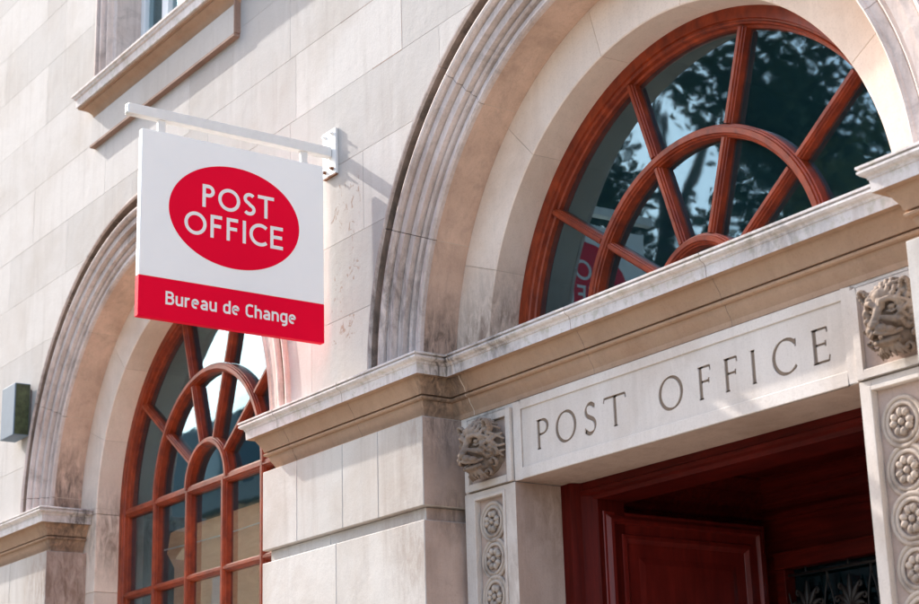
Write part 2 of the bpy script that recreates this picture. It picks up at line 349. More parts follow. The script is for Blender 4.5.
# ashlar blocks of the upper wall
rows = [1.86, 2.23, 2.60, 2.98, 3.352, 3.697, 4.085, 4.49, 4.912, 5.268, 5.65, 6.05, 6.45, 6.9]
vj = {3: (-7.0, 1.3), 4: (-5.992, .95), 5: (-7.0, 1.12), 6: (-7.97, 1.2), 8: (-9.944, 1.05)}
bm = bmesh.new()
for i in range(len(rows)-1):
    z0, z1 = rows[i], rows[i+1]; a, w = vj.get(i, (-7.3-.55*(i % 2), 1.15)); x = a
    while x > -17: x -= w
    while x < -1.0:
        ww = w*random.uniform(.82, 1.16) if i not in vj else w
        g = random.choice((.0005, .0007, .0009, .0014)); box(bm, x+g, x+ww-g, 0, .02, z0+g, z1-g*.8); x += ww
wall = obj('wall', bm, M['wall'], B)
bm = bmesh.new(); box(bm, -17.2, -.9, .0022, .3, 1.80, 6.9); mortar = obj('mortar_bed', bm, M['mortar'], wall); mortar.location = (0, 0, 0)
WX0, WX1, WZ0 = -9.41, -7.54, 4.30
for o in (wall, mortar):
    bm = bmesh.new()
    for xc in (XD, XW):
        prism(bm, [(xc+1.667*math.cos(R(a)), ZS+1.667*math.sin(R(a))) for a in range(0, 181, 2)]+[(xc-1.667, ZS-.2), (xc+1.667, ZS-.2)], 'y', -.3, .6)
    box(bm, WX0+.01, WX1-.01, -.3, .6, WZ0, 6.5)
    c = obj('cutter', bm, M['wall']); c.location = o.matrix_basis.translation*0
    boolean(o, c); bpy.context.view_layer.update(); bake(o, c)
b = wall.modifiers.new('b', 'BEVEL'); b.width = .0012; b.segments = 1; b.limit_method = 'ANGLE'; b.angle_limit = R(60)

bm = bmesh.new()   # joints that have lost their mortar
for x0, x1, z0, z1 in ((-6.24, -5.995, 3.350, 3.3545), (-5.9935, -5.9905, 3.3545, 3.695), (-6.52, -6.18, 3.6955, 3.6985)):
    bm = bmesh.new(); box(bm, x0, x1, -.0004, .01, z0, z1); o = obj('open_joint', bm, M['hollow'], wall); o.location = (0, 0, 0)
# arches: moulded archivolt, soffit and flat band, in seven voussoirs with fine joints
ARCHI = [(1.672, .0), (1.668, -.016), (1.660, -.022), (1.651, -.021), (1.645, -.010), (1.640, .020), (1.626, .032), (1.608, .028), (1.598, .004), (1.590, -.012), (1.580, -.016), (1.568, -.013), (1.560, .000), (1.558, .020), (1.554, .022), (1.551, .010),
         (1.513, .008), (1.510, .020), (1.508, .042), (1.504, .044), (1.501, .034), (1.459, .032), (1.456, .046), (1.454, .062), (1.450, .064), (1.446, .054), (1.435, .050), (1.427, .058), (1.423, .076), (1.419, .078), (1.415, .068), (1.386, .062), (1.382, .056), (1.372, .052), (1.364, .060), (1.362, .077),
         (1.405, .0775), (1.405, .16), (1.672, .16)]
SOFF = [(1.364, .0778), (1.3665, .2538), (1.41, .2538), (1.41, .0778)]
BAND = [(1.46, .2545), (1.136, .2545), (1.131, .2585), (1.140, .46), (1.46, .46)]
def arch(xc, ang):
    A = None
    for nm, prof, mat, gap in (('archivolt', ARCHI, 'mould', .06), ('arch_soffit', SOFF, 'soffit', .06), ('arch_band', BAND, 'band', .06)):
        bm = bmesh.new(); k = 0
        off = 3.5 if nm == 'arch_band' else 0
        cuts = [0]+[a+(off if 0 < a < 180 else 0) for a in ang]+[180]
        for a0, a1 in zip(cuts[:-1], cuts[1:]):
            g0 = gap if a0 > 0 else 0; g1 = gap if a1 < 180 else 0
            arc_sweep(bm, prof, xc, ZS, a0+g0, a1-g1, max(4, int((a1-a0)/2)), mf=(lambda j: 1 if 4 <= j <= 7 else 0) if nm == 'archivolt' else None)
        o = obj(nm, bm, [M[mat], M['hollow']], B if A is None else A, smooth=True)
        if A is None: A = o
        else: o.location = (0, 0, 0)
    bm = bmesh.new()   # mortar filling behind the joints
    arc_sweep(bm, [(1.60, .05), (1.42, .085), (1.3649, .085), (1.3674, .2550), (1.44, .2556), (1.1325, .2590), (1.1409, .44), (1.63, .44), (1.63, .05)], xc, ZS, .2, 179.8, 90)
    o = obj('joint_mortar', bm, M['pale_mortar'], A); o.location = (0, 0, 0)
    return A
arch(XD, [26, 51.5, 77.5, 101.8, 129.5, 156])
arch(XW, [24, 50, 76, 104, 130, 154, 174.9])

# piers of big limestone blocks with a sunk channel between courses
def pier(x0, x1, joints_up, joints_lo, lo=-1.6):
    bm = bmesh.new(); D_ = .6
    def course(z0, z1, js, inset=0):
        js = sorted(js)
        xs = [x0+inset]+[j for j in js if x0 < j < x1]+[x1-inset]
        for a, b_ in zip(xs[:-1], xs[1:]):
            g = .0009; box(bm, a+(g if a > x0+inset else 0), b_-(g if b_ < x1-inset else 0), inset, D_-.003*inset, z0+.0006, z1-.0006)
    course(1.270, 1.648, joints_up)
    course(1.212, 1.270, [x0+(x1-x0)*.42], .03)
    course(.80, 1.212, joints_lo); course(.742, .80, [], .03); course(.33, .742, joints_up); course(.272, .33, [], .03); course(-.14, .272, joints_lo); course(-.198, -.14, [], .03); course(lo, -.198, joints_up)
    course(1.648, 1.72, [], .05)
    bmesh.ops.remove_doubles(bm, verts=bm.verts, dist=1e-6)
    for f in bm.faces:
        f.normal_update()
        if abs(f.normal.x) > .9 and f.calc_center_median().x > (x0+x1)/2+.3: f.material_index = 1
    return obj('pier', bm, [M['pier'], M['shade_tone']], B, bevel=.003)
pier(-7.268, -5.902, [-6.944, -6.541, -6.248], [-6.60], -1.6)
pier(-16.5, -9.925, [-10.5, -11.3, -12.4, -13.7, -15], [-10.35, -11.6, -12.9, -14.2], -1.6)
pier(-3.288, -.9, [-2.6], [-2.9], -1.6)

# impost cornice
CP = [(-.30, 1.915), (.03, 1.906), (.084, 1.899), (.090, 1.896), (.090, 1.888), (.080, 1.886), (.080, 1.881), (.088, 1.880), (.088, 1.873), (.081, 1.866), (.070, 1.862), (.066, 1.857), (.066, 1.853),
      (.062, 1.852), (.060, 1.811), (.030, 1.811), (.026, 1.800), (.014, 1.781), (.002, 1.762), (-.004, 1.744), (-.018, 1.743), (-.018, 1.737), (-.006, 1.737), (-.001, 1.733), (-.003, 1.726), (-.010, 1.722), (-.020, 1.721), (-.022, 1.712), (-.026, 1.700), (-.038, 1.682), (-.045, 1.668), (-.046, 1.648), (-.30, 1.648)]
YE = .150
def cornice(path, name='cornice'):
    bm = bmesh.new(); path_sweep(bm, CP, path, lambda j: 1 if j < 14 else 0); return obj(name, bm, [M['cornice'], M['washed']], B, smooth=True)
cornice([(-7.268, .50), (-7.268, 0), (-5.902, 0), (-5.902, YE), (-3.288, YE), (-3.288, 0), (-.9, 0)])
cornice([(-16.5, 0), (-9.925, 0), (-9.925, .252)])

for k_, (x, y0, pale) in enumerate(((-5.005, YE, 0), (-4.245, YE, 0), (-5.80, YE, 1), (-6.44, 0, 0), (-7.02, 0, 0))):
    bm = bmesh.new(); prism(bm, [(y0-e-.0007 if e > -.2 else y0-e, z) for e, z in CP[2:]], 'x', x, x+(.0022 if not pale else .005)); obj('cornice_joint', bm, M['pale_mortar'] if pale else M['hollow'], B)
# flat jamb of the left window below the springing, in blocks
bm = bmesh.new()
for s in (-1, 1):
    bm = bmesh.new()
    zs = [1.868, 1.40, .93, .46, -.02, -.5, -1.6]
    for z1, z0 in zip(zs[:-1], zs[1:]):
        a, b_ = XW+s*1.1335, XW+s*1.42
        prism(bm, [(a, .2555), (b_, .2555), (b_, .52), (XW+s*1.142, .52)], 'z', z0+.001, z1-.001)
    obj('window_jamb', bm, M['band'], B, bevel=.002)
for x0, x1 in ((XW-1.4, XW-1.2), (XW+1.15, XW+1.4)):
    bm = bmesh.new(); box(bm, x0, x1, .521, .6, -1.6, 1.9); obj('jamb_core', bm, M['mortar'], B)

# ------------------------------------------------------------------ entrance surround
YF = .18
bm = bmesh.new()
LX0, LX1 = -5.513, -3.682
box(bm, LX0, LX1, YF+.006, .455, 1.3185, 1.64)
for f in bm.faces:
    f.normal_update()
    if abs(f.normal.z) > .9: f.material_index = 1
lintel = obj('lintel', bm, [M['frieze'], M['shade_tone']], B)
def fr(u, v, t): return (u, YF+.006+t, v)
LET = [('P', -5.372, -5.290), ('O', -5.243, -5.119), ('S', -5.067, -4.994), ('T', -4.948, -4.820), ('O', -4.634, -4.508), ('F', -4.430, -4.360), ('F', -4.297, -4.225), ('I', -4.163, -4.130), ('C', -4.056, -3.944), ('E', -3.880, -3.796)]
bm = bmesh.new()
for i, (ch, a, b_) in enumerate(LET):
    serif_letter(ch, a, b_, 1.4185, 1.5365, bm, fr, (-.004, .005))
c = obj('cutter', bm, M['inset']); boolean(lintel, c, True); bake(lintel, c)
bm = bmesh.new()
for i, (ch, a, b_) in enumerate(LET):
    serif_letter(ch, a, b_, 1.4185, 1.5365, bm, fr, (.0046, .007))
o = obj('inscription', bm, M['inset'], lintel); o.location = (0, 0, 0)
bm = bmesh.new()   # raised flat border round the sunk panel
PX0, PX1, PZ0, PZ1 = -5.462, -3.722, 1.366, 1.602
for q in ((LX0, PX0, 1.3185, 1.64), (PX1, LX1, 1.3185, 1.64)): box(bm, q[0], q[1], YF, YF+.0062, q[2], q[3])
for q in ((PX0, PX1, 1.3185, PZ0), (PX0, PX1, PZ1, 1.64)): box(bm, q[0], q[1], YF, YF+.0062, q[2], q[3])
bmesh.ops.remove_doubles(bm, verts=bm.verts, dist=1e-5)
o = obj('panel_border', bm, M['frieze'], lintel, bevel=.002); o.location = (0, 0, 0)
bm = bmesh.new(); box(bm, -5.9, -3.29, .20, .5, 1.60, 1.80); box(bm, -5.9, -5.52, .215, .43, -1.6, 1.6); box(bm, -3.68, -3.29, .215, .43, -1.6, 1.6)
box(bm, -5.9, -3.28, .26, .6, 1.80, 1.905); box(bm, -5.9, -5.519, .43, .6, -1.6, 1.8); box(bm, -3.68, -3.29, .43, .6, -1.6, 1.8)
obj('entrance_core', bm, M['frieze'], B)

# pilasters with chained rosettes
def rosette():
    bm = bmesh.new()
    def ring(r0, yy, rr, n=36):
        pts = [(r0*math.cos(2*math.pi*i/n), yy, r0*math.sin(2*math.pi*i/n)) for i in range(n)]
        rings = []
        for i in range(n):
            a = 2*math.pi*i/n; rings.append([bm.verts.new(((r0+rr*math.cos(q))*math.cos(a), yy-rr*.75*math.sin(q), (r0+rr*math.cos(q))*math.sin(a))) for q in [math.pi*2*k/8 for k in range(8)]])
        for i in range(n):
            for k in range(8): bm.faces.new((rings[i][k], rings[(i+1) % n][k], rings[(i+1) % n][(k+1) % 8], rings[i][(k+1) % 8]))
    ring(.0785, -.002, .0080); ring(.0600, -.003, .0075); ring(.069, .001, .006)
    ell(bm, (0, -.008, 0), (.0115, .010, .0115))
    for k in range(4):
        a = R(90*k)
        for s in (-1, 1):
            aa = a+s*R(19); ell(bm, (.034*math.cos(aa), -.006, .032*math.sin(aa)), (.0145, .011, .0115), 2, Matrix.Rotation(-aa, 3, 'Y'))
        ell(bm, (.036*math.cos(a), -.004, .036*math.sin(a)), (.009, .008, .008), 2)
        a += R(45); ell(bm, (.026*math.cos(a), -.002, .026*math.sin(a)), (.012, .006, .004), 2, Matrix.Rotation(-a, 3, 'Y'))
    me = bpy.data.meshes.new('rosette'); bm.to_mesh(me); bm.free()
    for f in me.polygons: f.use_smooth = True
    me.materials.append(M['lion']); return me
RO = rosette(); RO.materials[0] = stone('weathered_rosette_limestone', (.47, .385, .32), (.20, .14, .10), stain=.8, streak=.5, grime=.4, island=0, bump=.3)
def pilaster(x0, x1, r0, r1, zc0):
    bm = bmesh.new(); yb = YF+.022
    top = 1.3165; zt = 1.2815
    box(bm, x0, r0, YF, .44, -1.6, top); box(bm, r1, x1, YF, .44, -1.6, top); box(bm, r0, r1, YF, .44, zt, top)
    box(bm, r0, r1, yb, .44, -1.6, zt)
    # slim raised inner frame
    for a, b_ in ((r0-.014, r0), (r1, r1+.014)): box(bm, a, b_, YF-.006, YF+.001, -1.6, zt+.014)
    box(bm, r0, r1, YF-.006, YF+.001, zt, zt+.014)
    for f in bm.faces:
        f.normal_update()
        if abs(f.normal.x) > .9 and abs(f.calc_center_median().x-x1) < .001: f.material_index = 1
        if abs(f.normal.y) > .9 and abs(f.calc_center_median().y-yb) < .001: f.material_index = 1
    p = obj('pilaster', bm, [M['frieze'], M['shade_tone']], B, bevel=.0015)
    z = zc0; xc = (r0+r1)/2
    for i in range(17):
        o = bpy.data.objects.new('rosette', RO); COL.objects.link(o); o.parent = p
        o.location = (xc+random.uniform(-.002, .002), yb-.004+(.0012 if i % 2 else 0), z+H); z -= .1515
        o.rotation_euler = (0, random.uniform(-.25, .25)+(.78 if i % 2 else 0), 0); o.scale = (random.uniform(.97, 1.02), random.uniform(.8, 1.15), random.uniform(.97, 1.03))
    return p
pilaster(-5.862, -5.5135, -5.786, -5.594, 1.183)
pilaster(-3.681, -3.300, -3.630, -3.436, 1.163)

def lion_mesh():
    bm = bmesh.new(); rnd = random.Random(5)
    E_ = lambda *a, **k: ell(bm, a[0], a[1], 2, k.get('rot'))
    rx = lambda g: Matrix.Rotation(R(g), 3, 'X'); ry = lambda g: Matrix.Rotation(R(g), 3, 'Y')
    def chain(P, r0, r1, n=10, yk=1.):
        for i in range(n+1):                      # smooth chain of beads through the control points
            t = i/n*(len(P)-1); k = min(int(t), len(P)-2); f = t-k; q = Vector(P[k]).lerp(Vector(P[k+1]), f); r = r0+(r1-r0)*i/n
            E_(q, (r, r*yk, r))
    E_((0, .0, 0), (.112, .030, .112)); E_((0, -.038, .018), (.070, .048, .082)); E_((0, -.030, -.05), (.060, .046, .056))
    E_((0, -.084, .066), (.036, .020, .032), rot=rx(22))                                              # forehead
    chain([(0, -.092, .058), (0, -.108, .030), (0, -.124, .000), (0, -.140, -.020)], .0135, .0150, 12)      # nose ridge
    E_((0, -.143, -.021), (.023, .013, .010)); E_((0, -.148, -.027), (.012, .010, .010))
    for s in (-1, 1):
        chain([(s*.010, -.104, .034), (s*.022, -.112, .050), (s*.044, -.102, .054), (s*.064, -.080, .042), (s*.072, -.062, .020)], .0105, .0085, 16, 1.3)   # brow
        E_((s*.035, -.087, .030), (.0145, .011, .0100)); chain([(s*.020, -.092, .018), (s*.036, -.092, .013), (s*.054, -.078, .020)], .0045, .0040, 8)     # eye, lid
        E_((s*.044, -.060, -.012), (.024, .034, .026)); chain([(s*.018, -.118, -.004), (s*.040, -.092, -.012), (s*.062, -.062, -.004)], .0095, .0170, 10)    # cheekbone
        E_((s*.018, -.132, -.038), (.020, .020, .015), rot=rx(14)); E_((s*.034, -.112, -.044), (.018, .022, .013), rot=ry(s*18))                          # muzzle pads
        chain([(s*.006, -.146, -.050), (s*.022, -.138, -.057), (s*.040, -.108, -.056), (s*.052, -.080, -.046)], .0065, .0075, 12)                        # upper lip
        chain([(s*.006, -.126, -.078), (s*.026, -.114, -.077), (s*.040, -.086, -.068)], .0085, .0090, 9)                                                 # lower lip
        for a in range(0, 360, 24):
            q = R(a); E_((s*(.080+.016*math.cos(q)+.008*math.sin(q)), -.062-.008*math.sin(q), .082+.026*math.sin(q)), (.0062, .013, .0070))
        E_((s*.080, -.046, .080), (.016, .014, .026))
        for (cx, cz, r0) in ((.096, -.020, .019), (.088, -.062, .020), (.056, -.098, .017)):            # spiral curls
            for k in range(20):
                q = k*.48+cx*40; rr = r0*(1-k/23); E_((s*(cx+rr*math.cos(q)), -.036-.0018*k, cz+rr*math.sin(q)), (.0050, .010, .0050))
    E_((0, -.094, -.082), (.030, .030, .013)); E_((0, -.060, -.074), (.046, .040, .020))
    for k in range(7):                                                                                # beard locks
        x_ = -.045+.015*k; chain([(x_*.7, -.104+abs(x_)*.5, -.088), (x_, -.100+abs(x_)*.5, -.104), (x_*1.15+.004*(k % 2), -.084+abs(x_)*.5, -.120)], .0080, .0040, 8)
    for lay, (ra, rb, y0, y1, m_) in enumerate(((.060, .100, -.082, -.046, 15), (.076, .124, -.056, -.014, 22))):   # swept mane locks
        for k in range(m_):
            q = R(-35+250*(k+.5*lay)/(m_-1)); w_ = rnd.choice((-1, 1))*.011; c_, s_ = math.cos(q), math.sin(q)
            chain([(ra*c_, y0, .018+ra*s_), ((ra+.3*(rb-ra))*c_-w_*s_, y0-.006, .018+(ra+.3*(rb-ra))*s_+w_*c_), ((ra+.7*(rb-ra))*c_+w_*s_, (y0+y1)/2, .018+(ra+.7*(rb-ra))*s_-w_*c_), (rb*c_, y1, .012+rb*s_*.92)], .0098, .0050, 11, 1.2)
    o = obj('lion_head', bm, M['lion'], None, lift=False)
    m = o.modifiers.new('r', 'REMESH'); m.mode = 'VOXEL'; m.voxel_size = .0022; m.use_smooth_shade = True
    s_ = o.modifiers.new('s', 'SMOOTH'); s_.iterations = 1; s_.factor = .5
    bake(o); me = o.data; bpy.data.objects.remove(o); return me
LM = lion_mesh()
def lion_panel(x0, x1, xc):
    bm = bmesh.new(); z0, z1 = 1.3215, 1.622; f = .030; y0 = YF-.012
    for q in ((x0, x0+f, z0, z1), (x1-f, x1, z0, z1), (x0+f, x1-f, z0, z0+f), (x0+f, x1-f, z1-f, z1)): box(bm, q[0], q[1], y0, .44, q[2], q[3])
    box(bm, x0+f, x1-f, YF+.004, .44, z0+f, z1-f)
    bmesh.ops.remove_doubles(bm, verts=bm.verts, dist=1e-5)
    for f in bm.faces:
        f.normal_update()
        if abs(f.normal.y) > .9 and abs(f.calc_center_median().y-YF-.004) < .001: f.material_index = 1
    p = obj('lion_panel', bm, [M['frieze'], M['shade_tone']], B, bevel=.002)
    o = bpy.data.objects.new('lion_head', LM); COL.objects.link(o); o.parent = p; o.location = (xc, YF-.004, (z0+z1)/2+.004+H)
    o.rotation_euler = (R(6), 0, 0)
lion_panel(-5.842, -5.520, -5.676)
lion_panel(-3.678, -3.310, -3.475)

# ------------------------------------------------------------------ arched windows
def bar_profile(w, y0, y1):     # moulded glazing bar in section: (offset, y)
    return [(-w, y1), (-w, y0+.020), (-w*.80, y0+.018), (-w*.74, y0+.009), (-w*.50, y0+.007), (-w*.40, y0), (w*.40, y0), (w*.50, y0+.007), (w*.74, y0+.009), (w*.80, y0+.018), (w, y0+.020), (w, y1)]
def straight(bm, p0, p1, w, y0, y1):
    p0 = Vector((p0[0], 0, p0[1])); p1 = Vector((p1[0], 0, p1[1])); t = (p1-p0).normalized(); s = Vector((t.z, 0, -t.x))
    pr = bar_profile(w, y0, y1)
    A = [bm.verts.new(p0+s*a+Vector((0, y, 0))) for a, y in pr]; C_ = [bm.verts.new(p1+s*a+Vector((0, y, 0))) for a, y in pr]
    for i in range(len(pr)):
        j = (i+1) % len(pr); bm.faces.new((A[i], A[j], C_[j], C_[i]))
    bm.faces.new(A[::-1]); bm.faces.new(C_)
def window(xc, below):
    zs = ZS+.005; y = .415; R0, R1 = 1.139, 1.050
    FR = [(R0, .46), (R0, y), (R0-.006, y-.006), (R1+.036, y-.006), (R1+.033, y+.004), (R1+.026, y+.006), (R1+.022, y+.000), (R1+.016, y+.004), (R1+.013, y+.022), (R1+.003, y+.026), (R1, y+.07), (R0, .50)]
    bm = bmesh.new(); arc_sweep(bm, FR, xc, zs, 0, 180, 90)
    zb = -1.3 if below else 1.78
    for s in (-1, 1): prism(bm, [(xc+s*r, yy) for r, yy in FR], 'z', zb, zs-.0002)
    f = obj('window_frame', bm, M['wood'], B, smooth=True)
    bm = bmesh.new()
    def ring(rc, w, yy):
        pr = [(rc+a, b_) for a, b_ in bar_profile(w, yy, y+.058)]
        arc_sweep(bm, pr, xc, zs, 0, 180, 64)
    ring(.655, .026, y-.010); ring(.240, .023, y-.0115)
    for a, r0 in ((36, .262), (72, .262), (108, .262), (144, .262)):
        c_, s_ = math.cos(R(a)), math.sin(R(a))
        for (ra, rb) in ((r0, .628), (.683, R1+.005)):
            straight(bm, (xc+ra*c_, zs+ra*s_), (xc+rb*c_, zs+rb*s_), .0185, y-.002, y+.056)
    for v in ([-.655, -.235, .200, .640] if below else []):
        straight(bm, (xc+v, zb), (xc+v, zs+(.0 if abs(v) < .5 else 0)), .0235, y-.004, y+.057)
    o = obj('glazing_bars', bm, M['wood'], f, smooth=True); o.location = (0, 0, 0)
    bm = bmesh.new(); sp = [xc-R1, xc-.655, xc-.235, xc+.2, xc+.64, xc+R1]
    for k, z in enumerate((1.873, 1.375, .88, .385, -.11, -.6) if below else (1.873,)):
        w = .028 if k == 0 else .020
        straight(bm, (xc-R1, z), (xc+R1, z), w, y-.0005 if k else y-.0025, y+.0565)
    o = obj('transom', bm, M['wood_h'], f, smooth=True); o.location = (0, 0, 0)
    bm = bmesh.new()   # panes
    pts = [(xc+1.06*math.cos(R(a)), zs+1.06*math.sin(R(a))) for a in range(0, 181, 3)]+[(xc-1.06, zb), (xc+1.06, zb)]
    prism(bm, pts, 'y', y+.0445, y+.0455)
    o = obj('glass', bm, M['glass'], f); o.location = (0, 0, 0)
    return f
window(XW-.012, True)
window(XD, False)
# rooms behind the glass: dark, with a pale back wall
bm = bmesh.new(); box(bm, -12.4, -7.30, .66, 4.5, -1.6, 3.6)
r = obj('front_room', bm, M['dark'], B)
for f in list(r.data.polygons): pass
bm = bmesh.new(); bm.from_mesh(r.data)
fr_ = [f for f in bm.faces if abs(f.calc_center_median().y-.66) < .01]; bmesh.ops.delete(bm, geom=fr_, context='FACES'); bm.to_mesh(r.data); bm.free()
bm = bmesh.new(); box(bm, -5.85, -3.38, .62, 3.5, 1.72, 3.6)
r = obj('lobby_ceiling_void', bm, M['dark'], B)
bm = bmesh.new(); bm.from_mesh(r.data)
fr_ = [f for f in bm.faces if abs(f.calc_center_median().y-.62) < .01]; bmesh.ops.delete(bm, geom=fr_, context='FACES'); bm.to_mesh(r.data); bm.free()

# ------------------------------------------------------------------ doorway and vestibule
D0, D1 = -5.513, -3.682; HZ = 1.3175
bm = bmesh.new()
# head: stepped architrave of red wood
prism(bm, [(.452, HZ), (.452, HZ-.030), (.446, HZ-.034), (.446, HZ-.050), (.462, HZ-.058), (.466, HZ-.075), (.64, HZ-.075), (.64, HZ)], 'x', D0, D1)
door_frame = obj('door_frame', bm, M['darkwood_h'], B, smooth=True)
bm = bmesh.new()
for s, x in ((1, D0), (-1, D1)):
    bm = bmesh.new()
    prism(bm, [(x, .412), (x+s*.050, .412), (x+s*.050, .406), (x+s*.066, .406), (x+s*.074, .424), (x+s*.082, .448), (x+s*.16, .470), (x+s*.168, .60), (x, .60)], 'z', -1.6, HZ-.001)
    o = obj('door_jamb', bm, M['darkwood'], door_frame, smooth=True); o.location = (0, 0, 0)
VX0, VX1, VY, VZ = -5.43, -3.45, 1.47, 1.40
bm = bmesh.new()
box(bm, VX0-.06, VX0, .6, VY, -1.6, VZ); box(bm, VX1, VX1+.06, .6, VY, -1.6, VZ)
box(bm, VX0-.06, VX1+.06, .601, VY+.06, VZ, VZ+.05)
box(bm, VX0-.06, -5.361, VY, VY+.06, -1.6, 1.0845); box(bm, VX0-.06, VX1+.06, VY, VY+.06, 1.085, VZ)
vest = obj('vestibule_panelling', bm, M['darkwood_h'], B)
bm = bmesh.new()
VC = [(.0, VZ), (.11, VZ), (.11, VZ-.012), (.085, VZ-.022), (.06, VZ-.045), (.052, VZ-.05), (.052, VZ-.06), (.030, VZ-.068), (.022, VZ-.095), (.016, VZ-.10), (.016, VZ-.112), (0, VZ-.118)]
path_sweep(bm, [(e, z-.001) for e, z in VC], [(VX0, .62), (VX0, VY), (VX1, VY), (VX1, .62)])
path_sweep(bm, [(0, 1.262), (.018, 1.258), (.018, 1.240), (.008, 1.232), (0, 1.23)], [(VX0, .62), (VX0, VY), (VX1, VY), (VX1, .62)])
o = obj('ceiling_moulding', bm, M['darkwood_h'], vest, smooth=True); o.location = (0, 0, 0)
# open leaf standing along the side of the vestibule
def panel_side(bm, x, y0, y1, z0, z1, steps, out):
    """nested moulded frames on a face looking along +x: steps [(inset, height)]"""
    loops = [[bm.verts.new((x+hh, a, b_)) for a, b_ in ((y0+i, z0+i), (y1-i, z0+i), (y1-i, z1-i), (y0+i, z1-i))] for i, hh in steps]
    for A, C_ in zip(loops[:-1], loops[1:]):
        for k in range(4): bm.faces.new((A[k], A[(k+1) % 4], C_[(k+1) % 4], C_[k]))
    bm.faces.new(loops[-1])
bm = bmesh.new(); LXF = -5.352; ly0, ly1 = .492, 1.385; lz = 1.198
box(bm, LXF-.055, LXF-.0005, ly0+.001, ly1-.001, -1.58, lz-.001)
steps = [(0, 0), (.004, .004), (.014, .004), (.030, .016), (.044, .018), (.050, .006), (.052, .002), (.088, .002), (.092, .012), (.108, .014), (.124, .002), (.130, -.008), (.160, -.010), (.163, -.004), (.205, .006), (.207, .006)]
for (za, zb_) in ((.02, lz), (-1.58, -.02)): panel_side(bm, LXF, ly0, ly1, za, zb_, steps, 1)
bm.faces.ensure_lookup_table()
o = obj('door_leaf', bm, M['leafwood'], B)
bm = bmesh.new(); box(bm, LXF-.053, LXF-.004, ly0-.003, ly0+.0005, -1.57, lz-.004)
o2 = obj('brass_edge_strip', bm, simple('dull_grey_edge', (.30, .28, .29), .4, metal=.2), o); o2.location = (0, 0, 0)
bm = bmesh.new()   # handle of the leaf
tube(bm, [(LXF+.01, 1.30, -.55), (LXF+.05, 1.30, -.55), (LXF+.05, 1.30, -.25), (LXF+.01, 1.30, -.25)], .010); o3 = obj('handle', bm, simple('aged_brass', (.45, .30, .10), .3, metal=1), o); o3.location = (0, 0, 0)
# inner screen: rail, posts, dark glass and wrought iron palmettes
bm = bmesh.new()
box(bm, -5.36, VX1, VY-.030, VY+.05, 1.012, 1.083); box(bm, -5.36, VX1, VY-.036, VY-.029, 1.070, 1.083)
for x in (-5.36, -4.42, VX1-.06): box(bm, x, x+.055, VY-.026, VY+.05, -1.6, 1.011)
box(bm, -5.30, VX1, VY-.02, VY+.05, .45, .50)
scr = obj('inner_screen', bm, M['darkwood_h'], B, bevel=.003)
bm = bmesh.new(); box(bm, -5.35, VX1, VY+.032, VY+.036, -1.6, 1.02); o = obj('screen_glass', bm, M['glass2'], scr); o.location = (0, 0, 0)
bm = bmesh.new(); yg = VY-.008
tube(bm, [(-5.30, yg, .982), (-4.43, yg, .982)], .006); tube(bm, [(-5.30, yg, .53), (-4.43, yg, .53)], .006)
def leafy(cx, cz, sc, ang, curl):
    pts = []; n = 16
    for i in range(n+1):
        t = i/n; a = ang+curl*t*t
        if not pts: pts.append((cx, cz))
        else: pts.append((pts[-1][0]+sc/n*math.sin(a), pts[-1][1]+sc/n*math.cos(a)))
    rads = [.004+.011*math.sin(math.pi*(i/n))**1.0 for i in range(n+1)]
    P3 = [(x_, yg, z_) for x_, z_ in pts]
    tube(bm, P3, .006, 8, rads=rads)
    if abs(curl) > .5:
        q = P3[-1]; s = 1 if curl > 0 else -1
        tube(bm, [(q[0]+s*.010*math.sin(t*.6), yg, q[2]-.010*(1-math.cos(t*.6))) for t in range(9)], .006, 8)
for cx in (-5.20, -4.96, -4.72, -4.50):
    for k in (-3, -2, -1, 0, 1, 2, 3):
        leafy(cx, .80, .150-.022*abs(k), R(14*k), R(48)*k/1.6)
    for s in (-1, 1):
        tube(bm, [(cx+s*.118+.0*t, yg, .98-.02*t) for t in range(3)], .004)
        tube(bm, [(cx+s*(.12-.028*math.sin(t*.35)), yg, .95-.03*t) for t in range(10)], .004)
    tube(bm, [(cx, yg, .80), (cx, yg, .53)], .005); cyl(bm, (cx, yg, .995), (0, 0, 1), .004, .03)
o = obj('iron_palmettes', bm, M['iron'], scr, smooth='all'); o.location = (0, 0, 0)
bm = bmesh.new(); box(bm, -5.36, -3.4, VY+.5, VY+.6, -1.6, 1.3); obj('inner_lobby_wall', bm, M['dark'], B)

# ------------------------------------------------------------------ upper window with sill and apron
bm = bmesh.new()
# architrave: stepped mouldings round the opening (left, right)
AR = [(0, .06), (0, -.010), (.020, -.030), (.034, -.030), (.040, -.008), (.060, -.002), (.074, -.022), (.088, -.020), (.092, .014), (.128, .016), (.132, -.002), (.150, -.004), (.156, .030), (.182, .034), (.186, .04), (.186, .25), (.0, .25)]
for s, x in ((1, WX0), (-1, WX1)):
    bm = bmesh.new(); prism(bm, [(x+s*a, y) for a, y in AR], 'z', 4.40, 6.5); obj('window_architrave', bm, M['mould'], B, smooth=True)
bm = bmesh.new()
SP = [(-.20, 4.425), (.06, 4.415), (.118, 4.405), (.122, 4.400), (.122, 4.388), (.114, 4.384), (.110, 4.372), (.100, 4.366), (.098, 4.318), (.090, 4.316), (.088, 4.306), (.070, 4.306), (.070, 4.298), (.040, 4.282), (.022, 4.262), (.012, 4.236), (.000, 4.226), (-.20, 4.226)]
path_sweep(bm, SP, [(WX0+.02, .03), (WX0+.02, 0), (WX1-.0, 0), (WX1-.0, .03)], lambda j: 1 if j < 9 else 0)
sill = obj('window_sill', bm, [M['cornice'], M['washed']], B, smooth=True)
